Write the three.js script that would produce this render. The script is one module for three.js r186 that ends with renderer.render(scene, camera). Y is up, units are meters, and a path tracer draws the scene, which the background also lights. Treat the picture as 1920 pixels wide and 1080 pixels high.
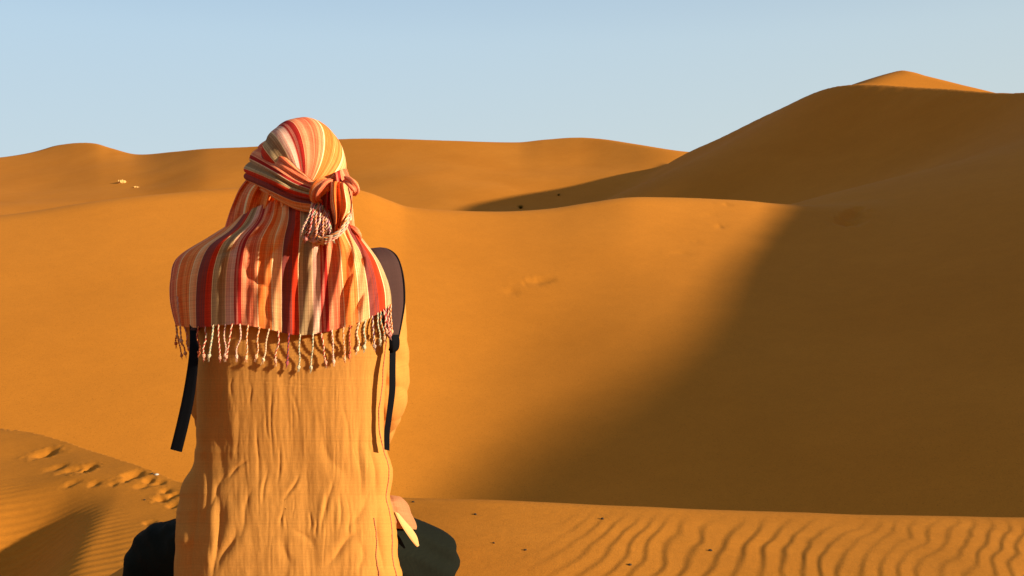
import * as THREE from 'three';
import { mergeGeometries } from 'three/addons/utils/BufferGeometryUtils.js';

// ---------------------------------------------------------------- camera, sky, sun, exposure
const EYE = 0.84, FOCAL = 1662, HORIZON = 430;          // focal length and horizon of the 1920 x 1080 picture
const PITCH = Math.atan((540 - HORIZON) / FOCAL);
const SUN_AZ = 68 * Math.PI / 180, SUN_EL = 16 * Math.PI / 180;
const EXPOSURE = 1.68;
const scene = new THREE.Scene();
const camera = new THREE.PerspectiveCamera(2 * Math.atan(540 / FOCAL) * 180 / Math.PI, 1920 / 1080, 0.05, 9000);
camera.position.set(0, EYE, 0);
camera.rotation.set(-PITCH, 0, 0);
scene.add(camera);
const renderer = new THREE.WebGLRenderer({ antialias: true });
renderer.toneMapping = THREE.LinearToneMapping;
renderer.toneMappingExposure = EXPOSURE;
renderer.shadowMap.enabled = true;

{ // a clear, slightly hazy late-afternoon sky: pale at the horizon, bluer upwards, paler towards the sun's side
  const W = 512, Hh = 256, d = new Float32Array(W * Hh * 4);
  const mix = (a, b, t) => a + (b - a) * t;
  const hor = [0.60, 0.71, 0.75], mid = [0.455, 0.645, 0.82], zen = [0.10, 0.19, 0.42];
  for (let j = 0; j < Hh; j++) for (let i = 0; i < W; i++) {
    const el = ((j + 0.5) / Hh - 0.5) * Math.PI, az = ((i + 0.5) / W - 0.5) * 2 * Math.PI;
    const dx = Math.cos(az), dz = Math.sin(az);
    const toSun = dx * Math.sin(SUN_AZ) + dz * Math.cos(SUN_AZ);
    const e = Math.max(0, el) * 180 / Math.PI;
    const t1 = Math.min(1, e / 15), t2 = Math.min(1, Math.max(0, (e - 12) / 70));
    const o = (j * W + i) * 4;
    for (let c = 0; c < 3; c++) {
      let v = mix(hor[c], mid[c], Math.pow(t1, 0.9)); v = mix(v, zen[c], Math.pow(t2, 0.7));
      const warm = [0.10, 0.0, -0.16][c] * (toSun * 0.5 + 0.45) * (1 - t2);
      d[o + c] = (v + warm) / EXPOSURE;
    }
    d[o + 3] = 1;
  }
  const sky = new THREE.DataTexture(d, W, Hh, THREE.RGBAFormat, THREE.FloatType);
  sky.mapping = THREE.EquirectangularReflectionMapping; sky.magFilter = sky.minFilter = THREE.LinearFilter;
  sky.wrapS = THREE.RepeatWrapping; sky.needsUpdate = true;
  scene.background = sky; scene.environment = sky;
}
const sun = new THREE.DirectionalLight(new THREE.Color().setRGB(1, 0.97, 0.84), 5);
sun.position.set(Math.sin(SUN_AZ) * Math.cos(SUN_EL) * 60, Math.sin(SUN_EL) * 60 + 0.5, Math.cos(SUN_AZ) * Math.cos(SUN_EL) * 60 - 2);
sun.target.position.set(0, 0.5, -2);
sun.castShadow = true; sun.shadow.mapSize.set(4096, 4096); sun.shadow.bias = -0.0005; sun.shadow.radius = 2.6;
Object.assign(sun.shadow.camera, { left: -300, right: 300, top: 300, bottom: -300, near: -400, far: 900 });
scene.add(sun, sun.target);

// ---------------------------------------------------------------- helpers
const clamp = (x, a, b) => Math.min(b, Math.max(a, x));
const lerp = (a, b, t) => a + (b - a) * t;
const sstep = (a, b, x) => { const t = clamp((x - a) / (b - a), 0, 1); return t * t * (3 - 2 * t); };
function rng(seed) { let s = seed >>> 0; return () => { s = (s + 0x6D2B79F5) >>> 0; let t = s; t = Math.imul(t ^ (t >>> 15), t | 1); t ^= t + Math.imul(t ^ (t >>> 7), t | 61); return ((t ^ (t >>> 14)) >>> 0) / 4294967296; }; }
const hash2 = (i, j) => { let h = Math.imul(i, 374761393) + Math.imul(j, 668265263); h = Math.imul(h ^ (h >>> 13), 1274126177); return ((h ^ (h >>> 16)) >>> 0) / 4294967296; };
function vn(x, y) { const i = Math.floor(x), j = Math.floor(y); let u = x - i, v = y - j; u = u * u * (3 - 2 * u); v = v * v * (3 - 2 * v); return lerp(lerp(hash2(i, j), hash2(i + 1, j), u), lerp(hash2(i, j + 1), hash2(i + 1, j + 1), u), v) * 2 - 1; }
const fbm = (x, y, n = 4) => { let s = 0, a = 0.5; for (let k = 0; k < n; k++) { s += a * vn(x, y); x = x * 2.03 + 17.1; y = y * 2.01 + 5.3; a *= 0.5; } return s; };
const smax = (a, b, k) => { const h = Math.max(k - Math.abs(a - b), 0) / k; return Math.max(a, b) + h * h * k * 0.25; };
// monotone-ish smooth interpolation through [x, y] pairs
function curve(pts) {
  const n = pts.length, m = [];
  for (let i = 0; i < n; i++) { const a = pts[Math.max(0, i - 1)], b = pts[Math.min(n - 1, i + 1)]; m.push((b[1] - a[1]) / (b[0] - a[0])); }
  return x => {
    if (x <= pts[0][0]) return pts[0][1]; if (x >= pts[n - 1][0]) return pts[n - 1][1];
    let i = 0; while (x > pts[i + 1][0]) i++;
    const h = pts[i + 1][0] - pts[i][0], t = (x - pts[i][0]) / h, t2 = t * t, t3 = t2 * t;
    return (2 * t3 - 3 * t2 + 1) * pts[i][1] + (t3 - 2 * t2 + t) * h * m[i] + (-2 * t3 + 3 * t2) * pts[i + 1][1] + (t3 - t2) * h * m[i + 1];
  };
}
// a point of the place seen at (px, py) of the 1920 x 1080 picture, depth metres ahead of the camera
const at = (px, py, depth) => new THREE.Vector3((px - 960) / FOCAL * depth, EYE + (HORIZON - py) / FOCAL * depth, -depth);
const used = {};
const numbered = n => { used[n] = (used[n] || 0) + 1; return used[n] === 1 ? n : n + '_' + String(used[n] - 1).padStart(3, '0'); };
function mesh(name, geo, mat, parent) { const m = new THREE.Mesh(geo, mat); m.name = parent === scene ? numbered(name) : name; m.castShadow = m.receiveShadow = true; parent.add(m); return m; }
function tag(o, label, category, group) { o.userData.label = label; o.userData.category = category; if (group) o.userData.group = group; return o; }

// ---------------------------------------------------------------- the dunes: one height field, heights relative to the eye
const foreSil = curve([[-700, 700], [-400, 745], [0, 806], [120, 832], [200, 860], [280, 890], [330, 906], [400, 916], [540, 926], [770, 938], [1100, 952], [1300, 962], [1600, 972], [1920, 978], [2600, 992]]);
const foreDepth = curve([[-700, 4.2], [0, 3.5], [330, 2.92], [770, 2.72], [1400, 2.66], [1920, 2.62], [2600, 2.7]]);
const sideDepth = curve([[-900, 15], [0, 11], [330, 8.6], [700, 7.2]]);
const foreSlope = curve([[-700, -0.02], [0, -0.02], [330, 0.0], [770, 0.0], [1400, 0.03], [1920, 0.04], [2600, 0.04]]);
const midCrest = curve([[-900, 470], [-300, 425], [0, 405], [200, 376], [330, 362], [440, 353], [560, 346], [640, 350], [690, 361], [730, 376], [765, 388], [830, 394], [900, 397], [960, 397], [1030, 392], [1100, 381], [1170, 371], [1230, 370], [1330, 374], [1420, 388], [1600, 450], [1920, 620], [2600, 800]]);
const midSmooth = curve([[-900, 440], [0, 404], [500, 378], [900, 388], [1230, 373], [1330, 377], [1420, 390], [1600, 450], [1920, 620], [2600, 800]]);
const midDepth = curve([[-900, 52], [0, 60], [440, 66], [800, 71], [1170, 75.5], [1300, 77], [1450, 77], [1920, 70], [2600, 50]]);
const farSil = curve([[-1200, 292], [-300, 291], [0, 287], [60, 283], [110, 275], [150, 270], [185, 271], [215, 280], [262, 292], [330, 287], [390, 281], [480, 277], [560, 270], [640, 263], [720, 262], [850, 266], [970, 269], [1020, 264], [1080, 260], [1130, 263], [1190, 272], [1285, 286], [1500, 300], [1920, 300], [2600, 300]]);
const farSmooth = curve([[-1200, 292], [0, 286], [400, 280], [800, 268], [1100, 266], [1285, 286], [1500, 300], [2600, 300]]);
const farDepth = curve([[-1200, 600], [0, 520], [150, 500], [262, 470], [400, 420], [800, 380], [1080, 370], [1285, 330], [2600, 330]]);
// the brink of the tall dune: x, depth, height
const brinkPts = [[20, 420, 2], [42, 345, 14], [57.5, 296, 26], [64.2, 276, 29.2], [74.3, 248, 34.4], [80.2, 222, 36.4], [89.2, 190, 30.9], [92.4, 160, 25.5], [91, 125, 25.5], [87, 95, 25], [79, 62, 21.6], [71, 36, 16.8], [66, 20, 13.8], [60, 3, 11.4], [50, -20, 6], [38, -50, -4]];
const brink = [];
{
  const c = new THREE.CatmullRomCurve3(brinkPts.map(p => new THREE.Vector3(p[0], p[2], p[1])), false, 'centripetal');
  const N = 90; for (let i = 0; i <= N; i++) { const p = c.getPoint(i / N); brink.push([p.x, p.z, p.y]); }
}
const segQ = new Float64Array(brink.length), segH = new Float64Array(brink.length);
function brinkAt(x, d) {
  let best = 1e9, side = 0; const n = brink.length - 1;
  for (let i = 0; i < n; i++) {
    const a = brink[i], b = brink[i + 1], ex = b[0] - a[0], ed = b[1] - a[1];
    const t = clamp(((x - a[0]) * ex + (d - a[1]) * ed) / (ex * ex + ed * ed), 0, 1);
    const qx = a[0] + ex * t - x, qd = a[1] + ed * t - d, q = Math.sqrt(qx * qx + qd * qd);
    segQ[i] = q; segH[i] = lerp(a[2], b[2], t);
    if (q < best) { best = q; side = ex * (d - a[1]) - ed * (x - a[0]); }
  }
  // height of the brink above this spot, blended over the stretch that is about equally near
  const k = 0.4 + 0.05 * best; let s = 0, w = 0;
  for (let i = 0; i < n; i++) { const e = (segQ[i] - best) / k; if (e < 12) { const g = Math.exp(-e); s += g * segH[i]; w += g; } }
  return [best, side, s / w];                              // side < 0: the sheltered (left) side
}
const prints = [];   // hollows trodden into the sand: x, depth, length, width, depth of hollow, turn
function heights(x, d) {
  const dd = Math.max(d, 0.9), px = 960 + clamp(x / dd, -1.2, 1.2) * FOCAL, r = Math.hypot(x, d);
  // foreground: the crest the person sits on, falling away to the left ...
  let f; {
    const pr = Math.max(px, 620), rd = foreDepth(pr), k = (HORIZON - foreSil(pr)) / FOCAL, u = d - rd, s1 = foreSlope(pr);
    const top = k * rd - u * s1 - (u < 0 ? 0.02 * u * u : 0), lee = k * rd - u * 0.6;
    f = -smax(-top, -lee, 0.05) + 0.0125;
    if (d < 1.2) f = lerp(-0.83 - 0.05 * Math.max(0, -d - 1), f, sstep(-0.5, 1.2, d));
    if (d < 0) f -= 0.0016 * d * d * Math.min(1, 30 / r) + 0.03 * Math.max(0, r - 4) * sstep(0, -6, d);
    const e1 = (x + 0.45) / 0.17, e2 = (d - 1.83) / 0.14; f += 0.10 * Math.exp(-0.5 * (e1 * e1 + e2 * e2));   // the hump the person sits on
    f -= sstep(-3, 0.5, d) * 0.62 * 0.06 * Math.log(1 + Math.exp(Math.min(60, (-0.84 - x) / 0.06)));
    f += 0.012 * fbm(x * 1.6 + 3, d * 1.6, 3) * sstep(1.2, 1.8, r);
    // ... to a lower shoulder of sand, some metres on, with a trough in it
    const pl = Math.min(px, 700), rl = sideDepth(pl), kl = (HORIZON - foreSil(pl)) / FOCAL, ul = d - rl;
    const tl = kl * rl + ul * 0.055 - (ul < 0 ? 0.004 * ul * ul : 0), ll = kl * rl - ul * 0.5;
    let g = (ul < 0 ? tl : -smax(-tl, -ll, 0.12)) - 0.6 * Math.max(0, px - 560) / FOCAL * Math.max(d, 0.9) - 0.5 * Math.max(0, 5.4 - d);
    const ux = -0.12, ud = -0.993, al = (x + 4.42) * ux + (d - 8.9) * ud, sd = (x + 4.42) * -ud + (d - 8.9) * ux;
    if (al > -0.6 && r < 20) {
      const A = 0.50 * sstep(-0.05, 1.8, al), wR = 0.45 + 0.30 * al;
      g -= A * (sd > 0 ? 1 - sstep(0, 1, Math.min(1, sd / wR / 1.25)) : 1 - sstep(0, 1.3, -sd) * 1.15);
    }
    g += 0.05 * fbm(x * 0.6 + 1, d * 0.6, 3);
    if (px < 760 && d > 3.5) f = smax(f, g, 0.05);
  }
  // middle dune: the near bowl rising to its crest, then a long fall behind
  let m; {
    const dc = midDepth(px), pc = midCrest(px);
    const yc = (HORIZON - pc) / FOCAL * dc, ys = (HORIZON - midSmooth(px)) / FOCAL * dc, u = dc - d, k = 2.4;
    const front = ys - 0.33 * u + 0.0008 * u * u * (u > 0 ? 1 : 0) + (yc - ys) * Math.exp(-Math.max(0, u) / 9);
    const back = yc + 0.36 * u;
    m = k / 4 - smax(-front, -back, k);
    m = smax(m, -13.5, 2);
    m += 0.35 * fbm(x * 0.05, d * 0.05, 3) * sstep(15, 35, d) * (1 - 0.8 * sstep(0.6, 1, d / dc));
  }
  // far dunes
  let w; {
    const fd = farDepth(px), yc = (HORIZON - farSil(px)) / FOCAL * fd, ys = (HORIZON - farSmooth(px)) / FOCAL * fd;
    const t = clamp((d - 165) / (fd - 165), -1, 1), u = fd - d, k = 5;
    const front = (t < 0 ? -10 + t * 4 : lerp(-10, ys, Math.pow(t, 1.5))) + (yc - ys) * Math.exp(-Math.max(0, u) / 45);
    w = k / 4 - smax(-front, -(yc + 0.3 * u), k);
    w = Math.max(w, -14);
    w += (1 - sstep(0.7, 1, t)) * sstep(0.05, 0.3, t) * (3.0 * fbm(x * 0.011 + d * 0.004 + 7, d * 0.013, 3));
  }
  // tall dune
  let c; {
    const [q, side, hh] = brinkAt(x, d);
    const nearB = 1 - sstep(100, 150, d), soft = lerp(1.1, 1.6, nearB) * Math.exp(-q / lerp(3.2, 4.5, nearB));
    if (side < 0) { const g = sstep(85, 170, d), A = lerp(15, 32, g); c = hh - 0.10 * q - A * (1 - Math.exp(-q / lerp(20, 50, g))) - 0.5 * 8 * Math.log(1 + Math.exp((q - 66) / 8)); }
    else {
      c = hh - 0.34 * Math.min(q, 14) - 0.10 * Math.max(0, q - 14);
      // the sunlit tip above the brink: a face rising away from it, with its own crest
      const left = ((x - 80) * 20 - (d - 220) * 18) / 26.9;
      const p1 = 34.6 + 0.30 * q, p2 = 41.4 - 0.35 * (d - 238), p3 = 37.6 + 0.75 * left + 0.16 * (d - 220), p4 = 36.0 - 0.45 * (x - 105) + 3.7 * Math.exp(-((Math.max(0, x - 93) / 4.2) ** 2));
      const p5 = 34.2 + 0.6 * (d - 213);
      const tip = -smax(-p5, smax(smax(-p1, -p2, 2), smax(-p3, -p4, 2), 2), 2);
      c = smax(c, tip, 1.5);
      c = Math.max(c, -14);
    }
    c -= soft;
  }
  return [f, m, w, c];
}
function ground(x, d, owner) {
  const [f, m, w, c] = heights(x, d);
  let b = smax(m, c, 6), h = smax(b, w, 2.5);
  if (owner) owner.v = f > h ? 0 : (c > m && c > w ? 2 : (w > m ? 3 : 1));
  h = smax(f, h, 0.02);
  if (f >= h - 0.03) {
    // wind ripples on the near crest
    const rr = Math.hypot(x, d);
    if (rr < 4 && d > 0.5) {
      const px = 960 + x / d * FOCAL;
      const warp = 0.13 * fbm(x * 1.9 + 9, d * 1.5, 3) + 0.03 * fbm(x * 8, d * 6 + 4, 2);
      const right = sstep(960, 1150, px + 60 * fbm(x * 5, d * 5, 2)) * (1 - sstep(-0.26, -0.03, d - foreDepth(px) + 0.10 * fbm(x * 3, d * 3, 2)));
      const ph = (x * 0.876 - d * 0.482 + warp) / 0.054 * 2 * Math.PI;
      h += 0.0011 * Math.sin(ph + 0.55 * Math.sin(ph)) * right * (0.8 + 0.9 * fbm(x * 3 + 40, d * 3, 2));
    } else if (d > 5 && rr < 13) {
      const px = 960 + x / d * FOCAL;
      const left = (1 - sstep(420, 600, px)) * (1 - sstep(-2.6, -1.4, d - sideDepth(px) + 0.8 * fbm(x, d, 2)));
      const ph2 = (d * 0.97 + x * -0.24 + 0.16 * fbm(x * 0.7, d * 0.7 + 30, 2)) / 0.105 * 2 * Math.PI;
      h += 0.0035 * Math.sin(ph2 + 0.4 * Math.sin(ph2)) * left;
    }
    // trodden hollows with a raised rim
  }
  for (const p of prints) {
    const ex = x - p[0], ed = d - p[1];
    if (Math.abs(ex) > 3 * p[2] || Math.abs(ed) > 3 * p[2]) continue;
    const cs = Math.cos(p[5]), sn = Math.sin(p[5]), k1 = 1.6 / p[2], wob = p[2] * 0.32 * vn(ex * k1 + p[0] * 9, ed * k1 + 4), a = (ex * cs + ed * sn + wob) / p[2], b2 = (-ex * sn + ed * cs + wob * 0.6) / p[3];
    const q = a * a + b2 * b2;
    if (q < 9) h += p[4] * (-Math.exp(-q * 1.6) + 0.12 * Math.exp(-5 * (Math.sqrt(q) - 1.4) ** 2) * Math.max(0, 0.3 + 1.3 * vn(ex / p[2] * 4.3 + p[0] * 31, ed / p[2] * 4.3)));
  }
  return h;
}
const groundY = (x, z) => EYE + ground(x, -z);
// depth at which the line of sight through (px, py) meets the ground, from d0 to d1
function seen(px, py, d0, d1) {
  const t = (px - 960) / FOCAL, k = (HORIZON - py) / FOCAL;
  for (let d = d0; d < d1; d *= 1.004) if (ground(t * d, d) >= k * d) return d;
  return d1;
}
function dent(px, py, d0, d1, lenPx, widthM, depth, turn) { const d = seen(px, py, d0, d1); return [(px - 960) / FOCAL * d, d, lenPx / FOCAL * d / 2, widthM / 2, depth, turn]; }
{
  const near = [[75,855,46,0.29,0.077,0.15],[150,884,34,0.26,0.077,0.2],[120,888,40,0.22,0.04,0],[240,897,40,0.22,0.066,0],[268,908,22,0.16,0.044,0.3],[285,914,26,0.16,0.035,-0.5],[255,920,30,0.16,0.031,0.1],[165,916,26,0.13,0.031,0],[200,916,18,0.13,0.022,0.3],[300,928,24,0.16,0.04,0.2],[292,945,28,0.19,0.062,0.7],[312,938,22,0.16,0.044,-0.6],[120,915,36,0.11,0.026,0.5],[265,990,24,0.11,0.031,0.3],[90,886,36,0.19,0.033,0.1],[312,958,22,0.13,0.031,0.1],[225,908,24,0.13,0.022,0]];
  const mid = [[1015, 526, 46, 1.1, .34, .1], [985, 532, 50, .8, .16, -.3], [960, 548, 30, 1.0, .14, .8], [1350, 425, 26, .7, .22, .5], [1330, 405, 30, .7, .12, .2], [1362, 384, 26, .8, .18, 0], [1278, 476, 44, .8, .16, .1], [1408, 474, 34, .7, .14, 0], [1300, 455, 30, .7, .08, .2]];
  const add = [];
  for (const p of near) add.push(dent(p[0], p[1], 5, 16, p[2], p[3], p[4] * 0.75, p[5]));
  for (const p of mid) add.push(dent(p[0], p[1], 15, 200, p[2], p[3], p[4] * 0.4, p[5]));
  const s = dent(1600, 408, 40, 300, 30, 2, .8, .6); add.push([s[0], s[1], 0.9, 2.4, .5, -.5], [s[0] + 1.0, s[1] + 2.4, .6, 2.4, .4, -.6], [s[0] - .9, s[1] - 1.2, 1.1, 1.2, .4, .1]);
  prints.push(...add);
}
const makeSand = (amp, seed) => {
  const n = 1024, r = rng(seed), col = new Uint8Array(n * n * 4), bmp = new Uint8Array(n * n * 4);
  const tile = (x, y, f) => { // periodic value noise
    const i = Math.floor(x * f), j = Math.floor(y * f); let u = x * f - i, v = y * f - j; u = u * u * (3 - 2 * u); v = v * v * (3 - 2 * v);
    const g = (a, b) => hash2(((a % f) + f) % f + f * 7, ((b % f) + f) % f);
    return lerp(lerp(g(i, j), g(i + 1, j), u), lerp(g(i, j + 1), g(i + 1, j + 1), u), v) * 2 - 1;
  };
  for (let j = 0; j < n; j++) for (let i = 0; i < n; i++) {
    const x = i / n, y = j / n, o = (j * n + i) * 4, g = r() + r() - 1;
    const c = 0.5 * tile(x, y, 8) + 0.5 * tile(x, y, 31) + 0.5 * tile(x, y, 120), k = 1 + amp * (0.035 * c + 0.10 * g);
    const dark = r() < 0.012 ? 1 - 0.4 * amp : 1;
    col[o] = clamp(235 * k * dark, 0, 255); col[o + 1] = clamp(232 * k * dark, 0, 255); col[o + 2] = clamp(226 * k * dark, 0, 255); col[o + 3] = 255;
    const b = clamp(128 + 70 * g + 26 * tile(x, y, 120) + 30 * tile(x, y, 31), 0, 255); bmp[o] = bmp[o + 1] = bmp[o + 2] = b; bmp[o + 3] = 255;
  }
  const mk = (a, s) => { const t = new THREE.DataTexture(a, n, n); t.wrapS = t.wrapT = THREE.RepeatWrapping; t.magFilter = THREE.LinearFilter; t.minFilter = THREE.LinearMipmapLinearFilter; t.generateMipmaps = true; if (s) t.colorSpace = THREE.SRGBColorSpace; t.needsUpdate = true; return t; };
  return { col: mk(col, true), bmp: mk(bmp, false) };
};
const sandTex = makeSand(1, 5), sandFar = makeSand(0.5, 6);
{
  // polar sheet round the camera: fine where the camera looks, out to the horizon
  const radii = [0.02, 0.3, 0.7, 1.1]; let rr = 1.35;
  while (rr < 3.1) { radii.push(rr); rr += 0.0085; }
  while (rr < 560) { radii.push(rr); rr *= rr < 6.2 ? 1.03 : rr < 12.5 ? 1.0028 : rr < 40 ? 1.010 : 1.007; }
  while (rr < 6000) { radii.push(rr); rr *= 1.16; }
  const ang = []; const D = Math.PI / 180;
  for (let a = -180; a < -37; a += 2.6) ang.push(a * D);
  for (let i = 0; i <= 760; i++) ang.push((-36.5 + 73 * i / 760) * D);
  for (let a = 36.8; a < 179; a += a < 110 ? 0.42 : 2.5) ang.push(a * D);
  ang.push(180 * D);
  const nr = radii.length, na = ang.length, pos = new Float32Array(nr * na * 3), uv = new Float32Array(nr * na * 2), own = new Uint8Array(nr * na), colr = new Float32Array(nr * na * 3);
  const ow = { v: 0 };
  for (let i = 0; i < nr; i++) for (let j = 0; j < na; j++) {
    const x = Math.sin(ang[j]) * radii[i], d = Math.cos(ang[j]) * radii[i], k = i * na + j;
    pos[k * 3] = x; pos[k * 3 + 1] = EYE + ground(x, d, ow); pos[k * 3 + 2] = -d; own[k] = ow.v;
    uv[k * 2] = x; uv[k * 2 + 1] = d;
    // drifts of coarser, redder and finer, paler grains
    const s = radii[i] < 8 ? 2.2 : 0.06, xr = x * 0.82 + d * 0.57, dr = d * 0.82 - x * 0.57, g = fbm(xr * s + 11 + 0.6 * fbm(dr * s, xr * s, 2), dr * s * 0.8, 4) + 0.2 * fbm(dr * s * 5 + fbm(xr * s * 3, dr * s * 3, 2), xr * s * 5 + 3, 3);
    const t = clamp(0.5 + 0.55 * g, 0, 1);
    colr[k * 3] = lerp(0.565, 0.645, t); colr[k * 3 + 1] = lerp(0.176, 0.214, t); colr[k * 3 + 2] = lerp(0.014, 0.022, t);
  }
  const idx = [[], [], [], []];
  for (let i = 0; i < nr - 1; i++) for (let j = 0; j < na - 1; j++) {
    const a = i * na + j, b = a + 1, c = a + na, e = c + 1;
    idx[own[a]].push(a, c, b, b, c, e);
  }
  const whole = new THREE.BufferGeometry();
  whole.setAttribute('position', new THREE.BufferAttribute(pos, 3));
  whole.setIndex(idx.flat()); whole.computeVertexNormals();
  let nor = whole.attributes.normal.array;
  const mat = new THREE.MeshPhysicalMaterial({ specularIntensity: 0.1, map: sandTex.col, bumpMap: sandTex.bmp, bumpScale: 0.0011, roughness: 1, vertexColors: true });
  const own2 = (t, m) => { const q = t.clone(); q.repeat.set(1 / m, 1 / m); q.needsUpdate = true; return q; };
  const nearMat = mat.clone(); nearMat.map = own2(sandTex.col, 0.55); nearMat.bumpMap = own2(sandTex.bmp, 0.55);
  const farMat = mat.clone(); farMat.map = own2(sandFar.col, 23); farMat.bumpMap = own2(sandFar.bmp, 23); farMat.bumpScale = 0.004;
  const names = ['foreground_dune', 'middle_dune', 'tall_dune', 'far_dunes'];
  const labels = ['near crest of rippled sand with footprints under the seated person', 'sunlit smooth orange dune rising behind the person', 'tall steep dune in shadow on the right with a sunlit tip', 'distant row of sunlit dunes along the skyline'];
  for (let o = 0; o < 4; o++) {
    const map = new Map(), P = [], N = [], U = [], C = [], I = [];
    for (const v of idx[o]) {
      let q = map.get(v);
      if (q === undefined) { q = map.size; map.set(v, q); P.push(pos[v * 3], pos[v * 3 + 1], pos[v * 3 + 2]); N.push(nor[v * 3], nor[v * 3 + 1], nor[v * 3 + 2]); U.push(uv[v * 2], uv[v * 2 + 1]); C.push(colr[v * 3], colr[v * 3 + 1], colr[v * 3 + 2]); }
      I.push(q);
    }
    const g = new THREE.BufferGeometry();
    g.setAttribute('position', new THREE.Float32BufferAttribute(P, 3)); g.setAttribute('normal', new THREE.Float32BufferAttribute(N, 3));
    g.setAttribute('uv', new THREE.Float32BufferAttribute(U, 2)); g.setAttribute('color', new THREE.Float32BufferAttribute(C, 3)); g.setIndex(I);
    const m = mesh(names[o], g, o ? farMat : nearMat, scene); m.userData.kind = 'structure'; m.userData.label = labels[o];
  }
}
// ---------------------------------------------------------------- surfaces for the person
function gridGeo(nu, nv, fn) {                     // fn(u, v) -> [Vector3, s, t]
  const P = [], U = [], I = [];
  for (let j = 0; j <= nv; j++) for (let i = 0; i <= nu; i++) { const [p, s, t] = fn(i / nu, j / nv); P.push(p.x, p.y, p.z); U.push(s, t); }
  for (let j = 0; j < nv; j++) for (let i = 0; i < nu; i++) { const a = j * (nu + 1) + i, b = a + 1, c = a + nu + 1, e = c + 1; I.push(a, c, b, b, c, e); }
  const g = new THREE.BufferGeometry();
  g.setAttribute('position', new THREE.Float32BufferAttribute(P, 3)); g.setAttribute('uv', new THREE.Float32BufferAttribute(U, 2)); g.setIndex(I);
  g.computeVertexNormals(); return g;
}
const cr = (a, b, c, d, t) => 0.5 * (2 * b + (c - a) * t + (2 * a - 5 * b + 4 * c - d) * t * t + (3 * b - a - 3 * c + d) * t * t * t);
function along(list, t) {                          // Catmull-Rom through equally spaced arrays of numbers
  const n = list.length - 1, x = clamp(t, 0, 1) * n, i = Math.min(n - 1, Math.floor(x)), f = x - i;
  const a = list[Math.max(0, i - 1)], b = list[i], c = list[i + 1], d = list[Math.min(n, i + 2)];
  return b.map((_, k) => cr(a[k], b[k], c[k], d[k], f));
}
const patch = rows => (u, v) => along(rows.map(r => along(r, u)), v);
const P3 = a => at(a[0], a[1], a[2]);
// grooves with a soft lip beside them: [x0, y0, x1, y1, half width (px), depth (m)]
function creaseField(list) {
  return (x, y) => {
    let s = 0;
    for (const c of list) {
      const ex = c[2] - c[0], ey = c[3] - c[1], L = Math.hypot(ex, ey), al = ((x - c[0]) * ex + (y - c[1]) * ey) / (L * L);
      if (al < -0.25 || al > 1.25) continue;
      const q = ((x - c[0]) * -ey + (y - c[1]) * ex) / L + c[4] * 0.5 * Math.sin(al * 5 + c[0]), w = c[4];
      if (Math.abs(q) > 6 * w) continue;
      const tp = sstep(-0.25, 0.35, al) * (1 - sstep(0.65, 1.25, al));
      s += c[5] * tp * (-Math.exp(-Math.pow(Math.abs(q) / (0.8 * w), 1.4)) + 0.45 * Math.exp(-(((q - 2 * w) / (1.7 * w)) ** 2)) + 0.35 * Math.exp(-(((q + 2 * w) / (1.7 * w)) ** 2)));
    }
    return s;                                       // metres towards the viewer
  };
}
function texPair(w, h, paint) {                    // paint(x, y) -> [r, g, b (sRGB 0-255), height 0-255]
  const c = new Uint8Array(w * h * 4), b = new Uint8Array(w * h * 4);
  for (let j = 0; j < h; j++) for (let i = 0; i < w; i++) {
    const [r, g, bl, k] = paint(i, j), o = (j * w + i) * 4;
    c[o] = clamp(r, 0, 255); c[o + 1] = clamp(g, 0, 255); c[o + 2] = clamp(bl, 0, 255); b[o] = b[o + 1] = b[o + 2] = clamp(k, 0, 255); c[o + 3] = b[o + 3] = 255;
  }
  return [c, b].map((a, i) => { const t = new THREE.DataTexture(a, w, h); t.wrapS = t.wrapT = THREE.RepeatWrapping; t.magFilter = THREE.LinearFilter; t.minFilter = THREE.LinearMipmapLinearFilter; t.generateMipmaps = true; if (!i) t.colorSpace = THREE.SRGBColorSpace; t.anisotropy = 8; t.needsUpdate = true; return t; });
}
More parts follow.
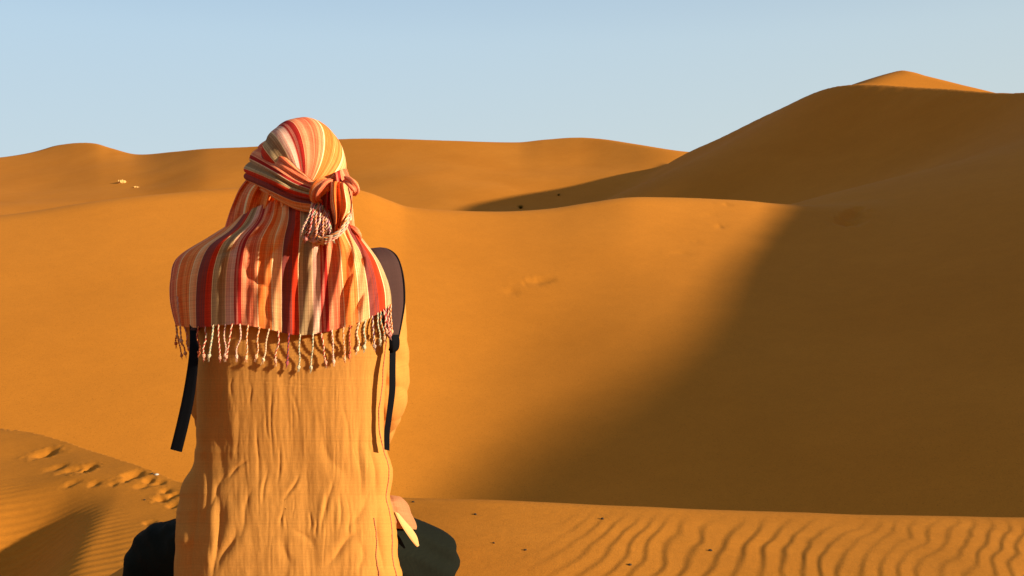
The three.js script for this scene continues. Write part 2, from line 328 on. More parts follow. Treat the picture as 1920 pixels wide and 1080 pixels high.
// striped scarf: one repeat of the bands across s, threads running along t
const scarfTex = (() => {
  const W = 1024, H = 1024;
  const bands = [ // end, base, streak colours
    [0.060, [138, 64, 54], [[108, 72, 80], [166, 66, 46], [112, 66, 72]]], [0.112, [150, 62, 48], [[108, 70, 84], [190, 62, 38]]],
    [0.190, [206, 58, 28], [[222, 82, 40], [186, 44, 30]]], [0.200, [240, 214, 160], []],
    [0.250, [176, 146, 104], [[226, 200, 152], [142, 112, 76]]], [0.300, [152, 122, 86], [[212, 184, 138], [116, 88, 60]]], [0.352, [168, 132, 94], [[124, 88, 60], [222, 192, 148]]], [0.362, [240, 205, 160], []],
    [0.410, [220, 160, 138], [[240, 206, 178], [188, 106, 100]]], [0.458, [226, 172, 150], [[196, 96, 88], [244, 214, 190]]],
    [0.480, [176, 50, 40], [[206, 96, 80]]], [0.500, [216, 130, 108], [[170, 50, 44]]], [0.540, [164, 34, 28], [[190, 60, 46], [140, 30, 34]]],
    [0.600, [230, 140, 98], [[248, 206, 160], [206, 86, 62]]], [0.660, [224, 112, 74], [[246, 190, 140], [192, 66, 50]]], [0.716, [232, 132, 86], [[250, 210, 160], [206, 80, 52]]], [0.726, [246, 220, 170], []],
    [0.800, [238, 122, 54], [[246, 160, 90], [222, 92, 40]]], [0.880, [240, 134, 62], [[250, 190, 124], [220, 86, 44]]], [0.890, [248, 222, 172], []],
    [0.945, [244, 176, 116], [[250, 222, 172], [226, 120, 74]]], [0.992, [240, 156, 100], [[250, 212, 156], [222, 104, 66]]], [1.0, [246, 216, 166], []]];
  const r = rng(21), col = [];
  for (let i = 0; i < W; i++) {
    const s = i / W, b = bands.find(q => s <= q[0]); let c = b[1];
    if (b[2].length && i % 2 === 0 || !col.length) { const q = r(); if (q < 0.62 && b[2].length) c = b[2][Math.floor(r() * b[2].length)]; } else if (col.length && b[2].length) c = col[i - 1].c;
    col.push({ c, b: b[1], k: 0.93 + 0.14 * r(), o: r() * 50 });
  }
  const [m, bm] = texPair(W, H, (i, j) => {
    const q = col[i], f = 0.5 + 0.5 * vn(q.o, j / 60 + q.o * 3), tile = j / H;                 // dye that comes and goes along each thread
    const fade = lerp(f, 0.5 + 0.5 * vn(q.o, q.o * 3), sstep(0.9, 1, tile));
    const weave = ((i >> 1) + (j >> 1)) & 1, n = hash2(i, j);
    const k = q.k * (0.90 + 0.07 * weave + 0.08 * n) * (0.94 + 0.1 * hash2(7, j >> 1));
    return [0, 1, 2].map(c => lerp(q.b[c], q.c[c], fade) * k).concat([100 + 60 * weave + 60 * (n - 0.5) + 40 * (q.k - 1) * 7]);
  });
  return { m, bm };
})();
const scarfMat = new THREE.MeshPhysicalMaterial({ map: scarfTex.m, bumpMap: scarfTex.bm, bumpScale: 0.0004, color: new THREE.Color().setRGB(1, 0.86, 0.70), roughness: 0.95, specularIntensity: 0.15, side: THREE.DoubleSide });
function clothMat(rgb, seed, slub) {
  const W = 768, H = 768, r = rng(seed), cx = [], cy = [];
  for (let i = 0; i < W; i++) { cx.push(r()); cy.push(r()); }
  const [m, bm] = texPair(W, H, (i, j) => {
    const weave = ((i >> 1) + (j >> 1)) & 1, sx = cx[i >> 1] * (0.6 + 0.4 * vn(i >> 1, j / 37)), sy = cy[j >> 1] * (0.6 + 0.4 * vn(i / 37, (j >> 1) + 99));
    const k = 1 + slub * (sx + sy - 1.0) * 0.7 + 0.05 * (weave - 0.5) + 0.07 * (hash2(i, j) - 0.5);
    return [rgb[0] * k, rgb[1] * k, rgb[2] * k, 110 + 50 * weave + 60 * (sx + sy - 1)];
  });
  m.repeat.set(6, 6); bm.repeat.set(6, 6);
  return new THREE.MeshPhysicalMaterial({ map: m, bumpMap: bm, bumpScale: 0.0004, roughness: 0.95, specularIntensity: 0.12, side: THREE.DoubleSide });
}
const tunicMat = clothMat([202, 132, 58], 3, 0.16), flapMat = clothMat([184, 118, 72], 4, 0.2), tieMat = clothMat([226, 165, 98], 6, 0.1);
const trouserMat = clothMat([26, 26, 17], 8, 0.25), padMat = clothMat([76, 50, 42], 9, 0.12), webMat = clothMat([18, 16, 17], 10, 0.2);
const cordMat = new THREE.MeshPhysicalMaterial({ vertexColors: true, roughness: 0.95, specularIntensity: 0.1 });
const seamMat = new THREE.MeshPhysicalMaterial({ color: new THREE.Color().setRGB(0.50, 0.13, 0.06), roughness: 0.95, specularIntensity: 0.1 });

const reuv = (g, s0, ds) => { const u = g.attributes.uv; let m = 0; for (let i = 0; i < u.count; i++) m = Math.max(m, u.getX(i)); for (let i = 0; i < u.count; i++) u.setX(i, s0 + ds * (0.5 - 0.5 * Math.cos(u.getX(i) / m * 2 * Math.PI))); return g; };
// naive surface nets of a distance field
function surfaceNets(sdf, lo, hi, cell) {
  const n = [0, 1, 2].map(k => Math.ceil((hi[k] - lo[k]) / cell) + 1), N = n[0] * n[1] * n[2], val = new Float32Array(N);
  const id = (i, j, k) => (k * n[1] + j) * n[0] + i;
  for (let k = 0; k < n[2]; k++) for (let j = 0; j < n[1]; j++) for (let i = 0; i < n[0]; i++) val[id(i, j, k)] = sdf(lo[0] + i * cell, lo[1] + j * cell, lo[2] + k * cell);
  const vid = new Int32Array(N).fill(-1), P = [], I = [];
  const C = [[0, 0, 0], [1, 0, 0], [0, 1, 0], [1, 1, 0], [0, 0, 1], [1, 0, 1], [0, 1, 1], [1, 1, 1]], E = [[0, 1], [2, 3], [4, 5], [6, 7], [0, 2], [1, 3], [4, 6], [5, 7], [0, 4], [1, 5], [2, 6], [3, 7]];
  for (let k = 0; k < n[2] - 1; k++) for (let j = 0; j < n[1] - 1; j++) for (let i = 0; i < n[0] - 1; i++) {
    const g = C.map(c => val[id(i + c[0], j + c[1], k + c[2])]); let m = 0; for (let q = 0; q < 8; q++) if (g[q] < 0) m |= 1 << q;
    if (m === 0 || m === 255) continue;
    let x = 0, y = 0, z = 0, cnt = 0;
    for (const [a, b] of E) if ((g[a] < 0) !== (g[b] < 0)) { const t = g[a] / (g[a] - g[b]); x += lerp(C[a][0], C[b][0], t); y += lerp(C[a][1], C[b][1], t); z += lerp(C[a][2], C[b][2], t); cnt++; }
    vid[id(i, j, k)] = P.length / 3; P.push(lo[0] + (i + x / cnt) * cell, lo[1] + (j + y / cnt) * cell, lo[2] + (k + z / cnt) * cell);
  }
  for (let k = 1; k < n[2] - 1; k++) for (let j = 1; j < n[1] - 1; j++) for (let i = 1; i < n[0] - 1; i++) {
    const a = val[id(i, j, k)];
    for (let ax = 0; ax < 3; ax++) {
      const b = val[id(i + (ax === 0), j + (ax === 1), k + (ax === 2))]; if ((a < 0) === (b < 0)) continue;
      const d1 = ax === 0 ? [0, 1, 0] : ax === 1 ? [0, 0, 1] : [1, 0, 0], d2 = ax === 0 ? [0, 0, 1] : ax === 1 ? [1, 0, 0] : [0, 1, 0];
      const q = [vid[id(i, j, k)], vid[id(i - d1[0], j - d1[1], k - d1[2])], vid[id(i - d1[0] - d2[0], j - d1[1] - d2[1], k - d1[2] - d2[2])], vid[id(i - d2[0], j - d2[1], k - d2[2])]];
      if (a < 0) I.push(q[0], q[1], q[2], q[0], q[2], q[3]); else I.push(q[0], q[2], q[1], q[0], q[3], q[2]);
    }
  }
  const g = new THREE.BufferGeometry(); g.setAttribute('position', new THREE.Float32BufferAttribute(P, 3)); g.setIndex(I); g.computeVertexNormals();
  const uv = []; for (let i = 0; i < P.length; i += 3) uv.push(P[i] + P[i + 2] * 0.7, P[i + 1] + P[i + 2] * 0.3); g.setAttribute('uv', new THREE.Float32BufferAttribute(uv, 2));
  return g;
}
function capsule(a, b, ra, rb) {                   // tapered capsule distance between two points
  const dx = b.x - a.x, dy = b.y - a.y, dz = b.z - a.z, L = dx * dx + dy * dy + dz * dz;
  return (x, y, z) => { const t = clamp(((x - a.x) * dx + (y - a.y) * dy + (z - a.z) * dz) / L, 0, 1); return Math.hypot(x - a.x - dx * t, y - a.y - dy * t, z - a.z - dz * t) - lerp(ra, rb, t); };
}
function ellipsoid(c, rx, ry, rz) { return (x, y, z) => { const a = (x - c.x) / rx, b = (y - c.y) / ry, d = (z - c.z) / rz, k = Math.hypot(a, b, d); return (k - 1) * Math.min(rx, ry, rz); }; }
const smin = (a, b, k) => -smax(-a, -b, k);
const blend = (list, k) => (x, y, z) => { let s = 1e3; for (const f of list) s = smin(s, f(x, y, z), k); return s; };
function tube(path, radii, nu, nv, wob = null, flat = 1) {      // path of Vector3, uv in metres
  const c = new THREE.CatmullRomCurve3(path), L = c.getLength(), rr = radii.map(r => [r]);
  let ref = new THREE.Vector3(0.31, 0.1, 0.94);
  return gridGeo(nu, nv, (u, v) => {
    const p = c.getPoint(v), t = c.getTangent(v), n = ref.clone().addScaledVector(t, -ref.dot(t)).normalize(), b = t.clone().cross(n), a = u * 2 * Math.PI;
    const r = along(rr, v)[0] * (1 + (wob ? wob(a, v) : 0));
    return [p.addScaledVector(n, Math.cos(a) * r * flat).addScaledVector(b, Math.sin(a) * r), u * 2 * Math.PI * radii[0], v * L];
  });
}
// a strap with thickness: rows of [left px, py, depth, right px, py, depth]
function strap(rows, thick, nv) {
  const K = 7, N = 2 * (K + 1);
  return gridGeo(N, nv, (u, v) => {
    const r = along(rows, v), l = at(r[0], r[1], r[2]), q = at(r[3], r[4], r[5]);
    const r2 = along(rows, Math.min(1, v + 0.01)), r1 = along(rows, Math.max(0, v - 0.01));
    const tan = at(r2[0], r2[1], r2[2]).sub(at(r1[0], r1[1], r1[2])), w = q.clone().sub(l), nrm = w.clone().cross(tan).normalize();
    const i = Math.round(u * N) % N, top = i <= K, f = (top ? i : N - 1 - i) / K;
    const h = thick * 0.5 * Math.pow(Math.max(0, 1 - (2 * f - 1) ** 6), 0.5) * (top ? -1 : 1);
    return [l.lerp(q, f).addScaledVector(nrm, h), f * w.length(), v * 0.4];
  });
}
// a two-strand twisted cord along a path, ending in a knot and a small tuft
function cord(path, r, ca, cb, seed, knot = true) {
  const c = new THREE.CatmullRomCurve3(path), L = c.getLength(), turns = L / (r * 7), R = rng(seed), parts = [];
  const paint = (g, col) => { const n = g.attributes.position.count, a = new Float32Array(n * 3); for (let i = 0; i < n; i++) { const k = 0.88 + 0.24 * R(); a[i * 3] = col[0] * k; a[i * 3 + 1] = col[1] * k; a[i * 3 + 2] = col[2] * k; } g.setAttribute('color', new THREE.BufferAttribute(a, 3)); g.deleteAttribute('uv'); return g; };
  const frame = v => { const t = c.getTangent(v), n = new THREE.Vector3(0.2, 0.05, 1).addScaledVector(t, -new THREE.Vector3(0.2, 0.05, 1).dot(t)).normalize(); return [n, t.clone().cross(n)]; };
  const seg = Math.max(10, Math.round(turns * 7));
  for (let s = 0; s < 2; s++) parts.push(paint(gridGeo(5, seg, (u, v) => {
    const [n, b] = frame(v), a = turns * 2 * Math.PI * v + s * Math.PI, q = u * 2 * Math.PI, p = c.getPoint(v);
    p.addScaledVector(n, r * 0.55 * Math.cos(a) + r * 0.62 * Math.cos(q)).addScaledVector(b, r * 0.55 * Math.sin(a) + r * 0.62 * Math.sin(q));
    return [p, 0, 0];
  }), s ? ca : cb));
  if (knot) {
    const e = c.getPoint(1), t = c.getTangent(1);
    const g = new THREE.IcosahedronGeometry(r * 2.0, 2), q = g.attributes.position; for (let i = 0; i < q.count; i++) { const k = 1 + 0.25 * vn(q.getX(i) / r * 1.2 + seed, q.getY(i) / r * 1.2); q.setXYZ(i, q.getX(i) * k + e.x, q.getY(i) * k * 1.3 + e.y, q.getZ(i) * k + e.z); }
    g.computeVertexNormals(); parts.push(paint(g.index ? g : (() => { g.setIndex([...Array(q.count).keys()]); return g; })(), ca.map((x, i) => (x + cb[i]) / 2)));
    for (let k = 0; k < 7; k++) { const d = t.clone().multiplyScalar(r * (3.5 + 3 * R())).add(new THREE.Vector3((R() - 0.5) * r * 3, -R() * r, (R() - 0.5) * r * 3)); parts.push(paint(gridGeo(4, 3, (u, v) => { const p = e.clone().addScaledVector(d, v), w = r * 0.35 * (1 - 0.7 * v); return [p.add(new THREE.Vector3(Math.cos(u * 6.283) * w, 0, Math.sin(u * 6.283) * w)), 0, 0]; }), k % 2 ? ca : cb)); }
  }
  return mergeGeometries(parts.map(g => { const q = g.clone(); return q; }));
}
// ---------------------------------------------------------------- the seated person, seen from behind
const person = new THREE.Group(); person.name = 'person'; scene.add(person);
{ const b = at(540, 1150, 1.83); person.position.set(b.x, 0, b.z); }
tag(person, 'person in orange tunic and striped scarf sitting on the sand, back turned', 'person');
const here = g => g.translate(-person.position.x, -person.position.y, -person.position.z);
const part = (name, g, m, parent = person) => mesh(name, here(g), m, parent);   // parts share the person's origin

// --- body
{
  const V = (x, y, z) => new THREE.Vector3(x, y, z);
  const C = at(572, 326, 1.80), add = (p, x, y, z) => V(p.x + x, p.y + y, p.z + z);
  const hipL = at(455, 1030, 1.86), hipR = at(625, 1030, 1.86), kneeL = at(292, 1066, 1.97), kneeR = at(788, 1072, 1.97);
  const ankL = V(hipL.x + 0.16, 0.055, -2.17), ankR = V(hipR.x - 0.16, 0.06, -2.10);
  const shL = at(405, 525, 1.86), elL = at(402, 770, 1.99), haL = at(470, 905, 2.20), shR = at(690, 525, 1.86), elR = at(716, 752, 1.89), haR = at(655, 900, 2.20);
  const bones = [capsule(at(458, 545, 1.83), at(635, 545, 1.83), 0.07, 0.07), capsule(at(480, 680, 1.83), at(610, 680, 1.83), 0.085, 0.085), capsule(at(480, 830, 1.84), at(605, 830, 1.84), 0.085, 0.085), capsule(at(478, 1000, 1.85), at(605, 1000, 1.85), 0.10, 0.10),
    capsule(at(556, 480, 1.82), add(C, 0, -0.06, 0.01), 0.055, 0.05), ellipsoid(C, 0.07, 0.09, 0.085),
    capsule(shL, elL, 0.038, 0.032), capsule(elL, haL, 0.032, 0.022), capsule(shR, elR, 0.038, 0.032), capsule(elR, haR, 0.032, 0.022), capsule(at(540, 540, 1.83), shL, 0.05, 0.036), capsule(at(540, 540, 1.83), shR, 0.05, 0.036),
    capsule(hipL, kneeL, 0.07, 0.05), capsule(kneeL, ankL, 0.045, 0.03), capsule(hipR, kneeR, 0.07, 0.05), capsule(kneeR, ankR, 0.045, 0.03),
    capsule(ankL, add(ankL, 0.09, -0.02, -0.07), 0.032, 0.026), capsule(ankR, add(ankR, -0.09, -0.022, -0.07), 0.032, 0.026)];
  const geos = [surfaceNets(blend(bones, 0.035), [-1.0, -0.01, -2.36], [0.08, 1.12, -1.66], 0.012)];
  // head with a face, turned away
  const head = [ellipsoid(C, 0.071, 0.092, 0.086), ellipsoid(add(C, 0, -0.055, -0.032), 0.052, 0.05, 0.058), capsule(add(C, 0, -0.005, -0.085), add(C, 0, -0.034, -0.106), 0.009, 0.013), capsule(add(C, -0.03, 0.015, -0.078), add(C, 0.03, 0.015, -0.078), 0.012, 0.012),
    capsule(add(C, -0.018, -0.058, -0.087), add(C, 0.018, -0.058, -0.087), 0.007, 0.007), capsule(add(C, -0.015, -0.068, -0.085), add(C, 0.015, -0.068, -0.085), 0.008, 0.008), ellipsoid(add(C, -0.069, -0.015, 0), 0.010, 0.03, 0.018), ellipsoid(add(C, 0.069, -0.015, 0), 0.010, 0.03, 0.018), capsule(add(C, 0, -0.09, -0.07), add(C, 0, -0.1, -0.068), 0.016, 0.014)];
  const eyes = [ellipsoid(add(C, -0.03, -0.005, -0.07), 0.013, 0.012, 0.013), ellipsoid(add(C, 0.03, -0.005, -0.07), 0.013, 0.012, 0.013)];
  const hb = blend(head, 0.014);
  geos.push(surfaceNets((x, y, z) => { let s = hb(x, y, z); for (const e of eyes) s = Math.max(s, -(e(x, y, z) - 0.003)); for (const e of eyes) s = Math.min(s, e(x, y, z)); return s; }, [C.x - 0.09, C.y - 0.13, C.z - 0.13], [C.x + 0.09, C.y + 0.105, C.z + 0.1], 0.004));
  // hands resting on the lap, fingers curled over the shins
  for (const [w, el, sg] of [[haL, elL, 1], [haR, elR, -1]]) {
    const f = w.clone().sub(el).normalize(), up = V(0, 1, 0), s = f.clone().cross(up).normalize().multiplyScalar(sg), n = s.clone().cross(f).normalize().multiplyScalar(sg);
    if (n.y < 0) n.negate();
    const q = (a, b, c) => w.clone().addScaledVector(f, a).addScaledVector(s, b).addScaledVector(n, c), fs = [];
    for (const b of [-0.03, -0.01, 0.01, 0.03]) fs.push(capsule(q(0, b * 0.6, 0), q(0.085, b, 0), 0.016, 0.012));
    const pal = blend(fs, 0.02), fl = [pal];
    [[-0.032, 0.075], [-0.011, 0.088], [0.011, 0.082], [0.031, 0.062]].forEach(([b, L]) => {
      const a0 = q(0.085, b, 0), a1 = q(0.085 + L * 0.42, b * 1.05, -0.012), a2 = q(0.085 + L * 0.66, b * 1.05, -0.034), a3 = q(0.085 + L * 0.72, b * 1.05, -0.054);
      fl.push(blend([capsule(a0, a1, 0.010, 0.009), capsule(a1, a2, 0.009, 0.0082), capsule(a2, a3, 0.0082, 0.007)], 0.004));
    });
    fl.push(blend([capsule(q(0.02, -0.02, 0), q(0.05, -0.05, -0.012), 0.015, 0.011), capsule(q(0.05, -0.05, -0.012), q(0.085, -0.056, -0.028), 0.011, 0.008)], 0.004));
    const box = new THREE.Box3().setFromPoints([q(-0.03, -0.08, -0.09), q(0.2, 0.07, 0.05), q(-0.03, 0.07, 0.05), q(0.2, -0.08, -0.09), q(0.2, 0.07, -0.09), q(-0.03, -0.08, 0.05)]);
    geos.push(surfaceNets(blend(fl, 0.005), box.min.toArray(), box.max.toArray(), 0.0035));
  }
  const skin = new THREE.MeshPhysicalMaterial({ color: new THREE.Color().setRGB(0.40, 0.20, 0.115), roughness: 0.6, specularIntensity: 0.4 });
  part('body', mergeGeometries(geos), skin);
  // trousers: baggy legs folded to the sides
  const tb = [capsule(at(470, 1040, 1.87), at(612, 1040, 1.87), 0.12, 0.12), capsule(at(440, 1020, 1.87), at(292, 1062, 1.97), 0.105, 0.082), capsule(at(640, 1025, 1.87), at(787, 1070, 1.97), 0.105, 0.083),
    capsule(at(296, 1075, 1.98), ankL, 0.078, 0.055), capsule(at(782, 1078, 1.98), ankR, 0.078, 0.055)];
  const tf = blend(tb, 0.05);
  part('trousers', surfaceNets((x, y, z) => tf(x, y, z) + 0.016 * fbm(x * 9 + y * 14, z * 11 - y * 6, 3) + 0.006 * Math.abs(Math.sin(x * 40 + y * 60 + 3 * fbm(x * 6, z * 6, 2))), [-1.0, -0.03, -2.34], [0.08, 0.36, -1.68], 0.0085), trouserMat);
}

// --- tunic
const tunicRows = [[455, 486, 612, 1.775, 1.88], [478, 410, 672, 1.745, 1.90], [505, 376, 712, 1.722, 1.92], [540, 366, 730, 1.708, 1.935], [600, 366, 736, 1.704, 1.94], [660, 367, 729, 1.703, 1.945], [710, 365, 722, 1.704, 1.95], [760, 362, 716, 1.706, 1.95], [805, 360, 715, 1.709, 1.95], [850, 357, 723, 1.712, 1.96], [895, 339, 731, 1.712, 1.975], [935, 325, 726, 1.708, 1.99], [960, 319, 734, 1.704, 2.0], [1000, 317, 738, 1.697, 2.02], [1050, 313, 742, 1.688, 2.05], [1100, 309, 748, 1.680, 2.07], [1165, 303, 756, 1.672, 2.09]];
const tc = [1, 2, 3, 4].map(k => curve(tunicRows.map(r => [r[0], r[k]])));
const tunicCrease = creaseField([...(() => { const R = rng(41), L = []; for (let i = 0; i < 44; i++) { const x = 385 + R() * 335, y = 660 + R() * 380, l = 25 + R() * 90, t = (R() - 0.5) * 14; L.push([x, y, x + t, y + l, 1.3 + R() * 1.2, 0.0004 + 0.0006 * R()]); } return L; })(), [505, 728, 503, 854, 2.6, .0022], [492, 784, 498, 830, 2.4, .0016], [520, 839, 515, 910, 2.4, .0022], [476, 810, 477, 920, 2.6, .0024], [492, 895, 484, 947, 2.6, .0026], [553, 900, 531, 939, 3.2, .0036], [455, 869, 418, 902, 3.5, .0026], [522, 958, 518, 995, 3, .0024],
  [604, 935, 596, 1013, 4, .0032], [618, 910, 602, 984, 4, .0026], [633, 935, 631, 995, 3, .0024], [576, 969, 574, 1002, 2.6, .0024], [585, 984, 586, 1017, 2.6, .0024], [648, 969, 650, 1013, 3.4, .0026], [593, 802, 640, 905, 17, .0035], [428, 1008, 398, 1076, 9, .0080], [663, 1008, 607, 1068, 7, .0055], [690, 930, 648, 1000, 8, .0036], [430, 713, 428, 745, 2.2, .0012], [465, 724, 464, 760, 2.2, .0014], [545, 735, 556, 800, 3, .0012], [640, 760, 652, 850, 5, .0016], [668, 800, 672, 905, 5, .002], [690, 840, 700, 930, 6, .0042], [410, 700, 402, 860, 9, .0030], [440, 760, 438, 900, 4, .0016],
  [382, 840, 372, 1000, 8, .0075], [352, 900, 345, 1090, 8, .0085], [402, 950, 388, 1100, 7, .0075], [412, 900, 380, 960, 6, .0040], [545, 1000, 580, 1036, 6, .0020], [700, 960, 712, 1090, 6, .0040], [672, 1030, 668, 1090, 7, .0036], [480, 716, 628, 731, 1.3, .0012], [535, 860, 580, 861, 1.2, .0006], [462, 930, 440, 1010, 6, .0030], [525, 1020, 530, 1080, 8, .0030]]);
function tunicPt(xi, py, front) {                  // xi -1 left edge .. 1 right edge
  const xl = tc[0](py), xr = tc[1](py), db = tc[2](py), df = tc[3](py), n = 2.9;
  const jag = 5 * sstep(600, 900, py) * fbm(py / 34, xi < 0 ? 3 : 9, 3), px = lerp(xl + jag, xr + jag, (xi + 1) / 2), eta = Math.pow(Math.max(0, 1 - Math.pow(Math.abs(xi), n)), 1 / n), dc = db + 0.105;
  const depth = front ? dc + (df - dc) * Math.pow(eta, 0.8) : dc - 0.105 * eta;
  let dx = 0, dz = 0;
  const low = sstep(560, 1000, py), bx = px - 0.02 * py;
  let h = 0.0016 * fbm(bx / 26, py / 190, 2) + 0.0008 * fbm(bx / 8, py / 90, 2) + 0.0004 * fbm(px / 4, py / 16, 2) + low * (0.005 * fbm(bx / 60 + 4, py / 300, 2) + 0.0012 * fbm(px / 19, py / 60, 2));
  h += 0.005 * low * Math.sin(bx / 11 + 1.4 * vn(py / 60, bx / 50)) * sstep(0.55, 0.95, -xi) + 0.0026 * low * Math.sin(bx / 9) * sstep(0.7, 0.95, xi);
  if (!front) h += 0.62 * tunicCrease(px, py);
  const nx = Math.sign(xi) * Math.pow(Math.abs(xi), n - 1) / 0.19, nz = Math.pow(eta, n - 1) / 0.105, q = Math.hypot(nx, nz) || 1;
  const p = at(px, py, depth); p.x += nx / q * h * 1.0; p.z += (front ? -1 : 1) * nz / q * h;
  return p;
}
const tunic = part('tunic', gridGeo(380, 300, (u, v) => {
  const py = lerp(455, 1165, v), front = u > 0.8, w = front ? 1 - (u - 0.8) / 0.2 : u / 0.8, xi = lerp(2 * w - 1, -Math.cos(Math.PI * w), 0.55);
  return [tunicPt(xi, py, front), u * 1.1, -v * 0.74];
}), tunicMat);
{
  const wr = s => (a, v) => 0.14 * fbm(Math.cos(a) * 1.5 + s, v * 8 + Math.sin(a), 3) + (0.03 + 0.07 * Math.exp(-(((v - 0.55) / 0.16) ** 2))) * Math.abs(Math.sin(v * 30 + 1.8 * Math.cos(a + s) + 2 * fbm(v * 6, s, 2)));
  part('sleeve', tube([at(672, 512, 1.86), at(704, 540, 1.865), at(712, 610, 1.868), at(715, 690, 1.872), at(712, 748, 1.885), at(702, 790, 1.95), at(682, 840, 2.06), at(662, 885, 2.16)], [0.058, 0.055, 0.052, 0.053, 0.053, 0.050, 0.046, 0.044], 56, 170, wr(0)), tunicMat, tunic);
  part('sleeve', tube([at(420, 512, 1.86), at(394, 540, 1.865), at(390, 610, 1.885), at(396, 690, 1.93), at(402, 765, 1.985), at(420, 815, 2.05), at(445, 860, 2.13), at(462, 892, 2.18)], [0.055, 0.050, 0.047, 0.048, 0.050, 0.048, 0.046, 0.044], 56, 170, wr(5)), tunicMat, tunic);
  // stitched side seam and the yoke seam across the back
  const seam = [], seam2 = [];
  for (let i = 0; i <= 60; i++) { const py = lerp(640, 1160, i / 60), p = tunicPt(0.955 + 0.01 * vn(i / 5, 3), py, false); p.z += 0.0015; seam.push(p); }
  for (let i = 0; i <= 40; i++) { const py = lerp(980, 1160, i / 40), p = tunicPt(0.80 + 0.012 * vn(i / 6, 8), py, false); p.z += 0.0006; seam2.push(p); }
  part('side_seam', tube(seam, [0.0013, 0.0013], 6, 200, (a, v) => 0.5 * Math.sin(v * 500)), seamMat, tunic);
  part('side_seam', tube(seam2, [0.0011, 0.0011], 6, 160, (a, v) => 0.6 * Math.sin(v * 260)), seamMat, tunic);
  const fl = patch([[[722, 936, 1.84], [735, 937, 1.845], [746, 939, 1.86], [752, 943, 1.90]], [[726, 950, 1.80], [744, 951, 1.822], [760, 956, 1.862], [764, 960, 1.92]], [[728, 972, 1.80], [748, 974, 1.822], [768, 977, 1.875], [772, 980, 1.93]], [[730, 1000, 1.82], [750, 1002, 1.84], [774, 1003, 1.89], [779, 1004, 1.95]]]);
  const flap = part('front_flap', gridGeo(40, 40, (u, v) => { const a = fl(u, v); a[2] -= 0.006 * Math.abs(Math.sin(u * 7 - v * 2.2)) + 0.0035 * fbm(u * 5, v * 7, 3); a[0] += 1.5 * Math.sin(v * 9); return [P3(a), u * 0.06, v * 0.07]; }), flapMat, tunic);
  part('cloth_tie', strap([[735, 968, 1.800, 744, 972, 1.812], [741, 981, 1.808, 757, 988, 1.826], [750, 998, 1.815, 769, 1002, 1.834], [762, 1017, 1.824, 778, 1017, 1.838], [772, 1031, 1.832, 781, 1029, 1.839], [777, 1037, 1.836, 782, 1034, 1.839]], 0.003, 40), tieMat, tunic);
}

// --- shawl: the scarf's end spread over the shoulders
const shawlRows = patch([
  [[440, 425, 1.95], [436, 418, 1.86], [462, 398, 1.755], [494, 384, 1.715], [528, 374, 1.700], [562, 374, 1.69], [602, 388, 1.685], [640, 404, 1.69], [660, 424, 1.73]],
  [[392, 455, 1.96], [392, 445, 1.86], [436, 430, 1.735], [482, 415, 1.695], [524, 408, 1.675], [562, 412, 1.662], [606, 424, 1.658], [648, 434, 1.665], [684, 452, 1.72]],
  [[338, 500, 1.98], [333, 482, 1.865], [394, 462, 1.722], [452, 452, 1.682], [508, 448, 1.664], [559, 452, 1.655], [610, 460, 1.650], [664, 468, 1.664], [710, 488, 1.725]],
  [[330, 545, 1.97], [319, 522, 1.86], [374, 505, 1.725], [441, 498, 1.682], [502, 496, 1.670], [556, 500, 1.663], [612, 505, 1.660], [672, 507, 1.675], [725, 522, 1.728]],
  [[331, 572, 1.96], [319, 565, 1.858], [367, 556, 1.735], [438, 550, 1.690], [500, 553, 1.680], [556, 558, 1.675], [613, 558, 1.672], [676, 552, 1.682], [732, 548, 1.730]],
  [[335, 612, 1.95], [328, 611, 1.85], [366, 615, 1.738], [438, 609, 1.692], [500, 618, 1.684], [556, 629, 1.679], [614, 622, 1.678], [678, 604, 1.684], [734, 572, 1.735]]]);
const shawlCrease = creaseField([[700, 462, 640, 545, 8, .0075], [714, 488, 655, 590, 7, .0065], [726, 515, 680, 600, 6, .0055], [600, 470, 560, 545, 9, .0045], [455, 500, 497, 542, 8, .0050], [470, 440, 410, 480, 7, .0055], [505, 425, 440, 470, 6, .0050], [540, 430, 492, 500, 7, .0050], [575, 440, 545, 490, 6, .0040], [640, 440, 650, 520, 6, .0050], [665, 445, 690, 540, 6, .0060], [500, 560, 505, 620, 7, .0025], [600, 540, 596, 625, 7, .0028], [420, 480, 425, 600, 10, .0022], [450, 400, 400, 440, 4, .004], [520, 390, 480, 420, 4, .004], [560, 400, 545, 440, 5, .004]]);
const shawlFolds = [[.22, .24, .016, .006], [.29, .27, .02, .007], [.36, .31, .016, .008], [.43, .37, .022, .008], [.49, .42, .014, .006], [.55, .46, .02, .008], [.62, .52, .018, .006], [.69, .58, .016, .008], [.75, .63, .02, .009], [.81, .69, .015, .008], [.86, .75, .018, .010], [.91, .82, .014, .009], [.95, .88, .014, .009]];
const hemPx = [238, 328, 366, 438, 500, 556, 614, 678, 734].map(x => [x]);
function shawlPt(u, v) {
  const a = shawlRows(u, v), [px, py] = a, edge = sstep(0.06, 0.16, u);
  let d = 0.75 * shawlCrease(px, py) * edge + 0.0016 * fbm(px / 8, py / 70, 2);
  for (const [ut, ub, w, A] of shawlFolds) { const q = (u - lerp(ut, ub, v) - 0.008 * Math.sin(v * 6 + ut * 20)) / w; if (Math.abs(q) < 4) d += A * (1 - 0.55 * v) * (Math.exp(-q * q) - 0.5 * Math.exp(-((q + 1.9) ** 2) * 0.7)); }
  a[2] -= d; if (u < 0.16) a[0] -= 1.2 * Math.sin(v * 9) ;
  return a;
}
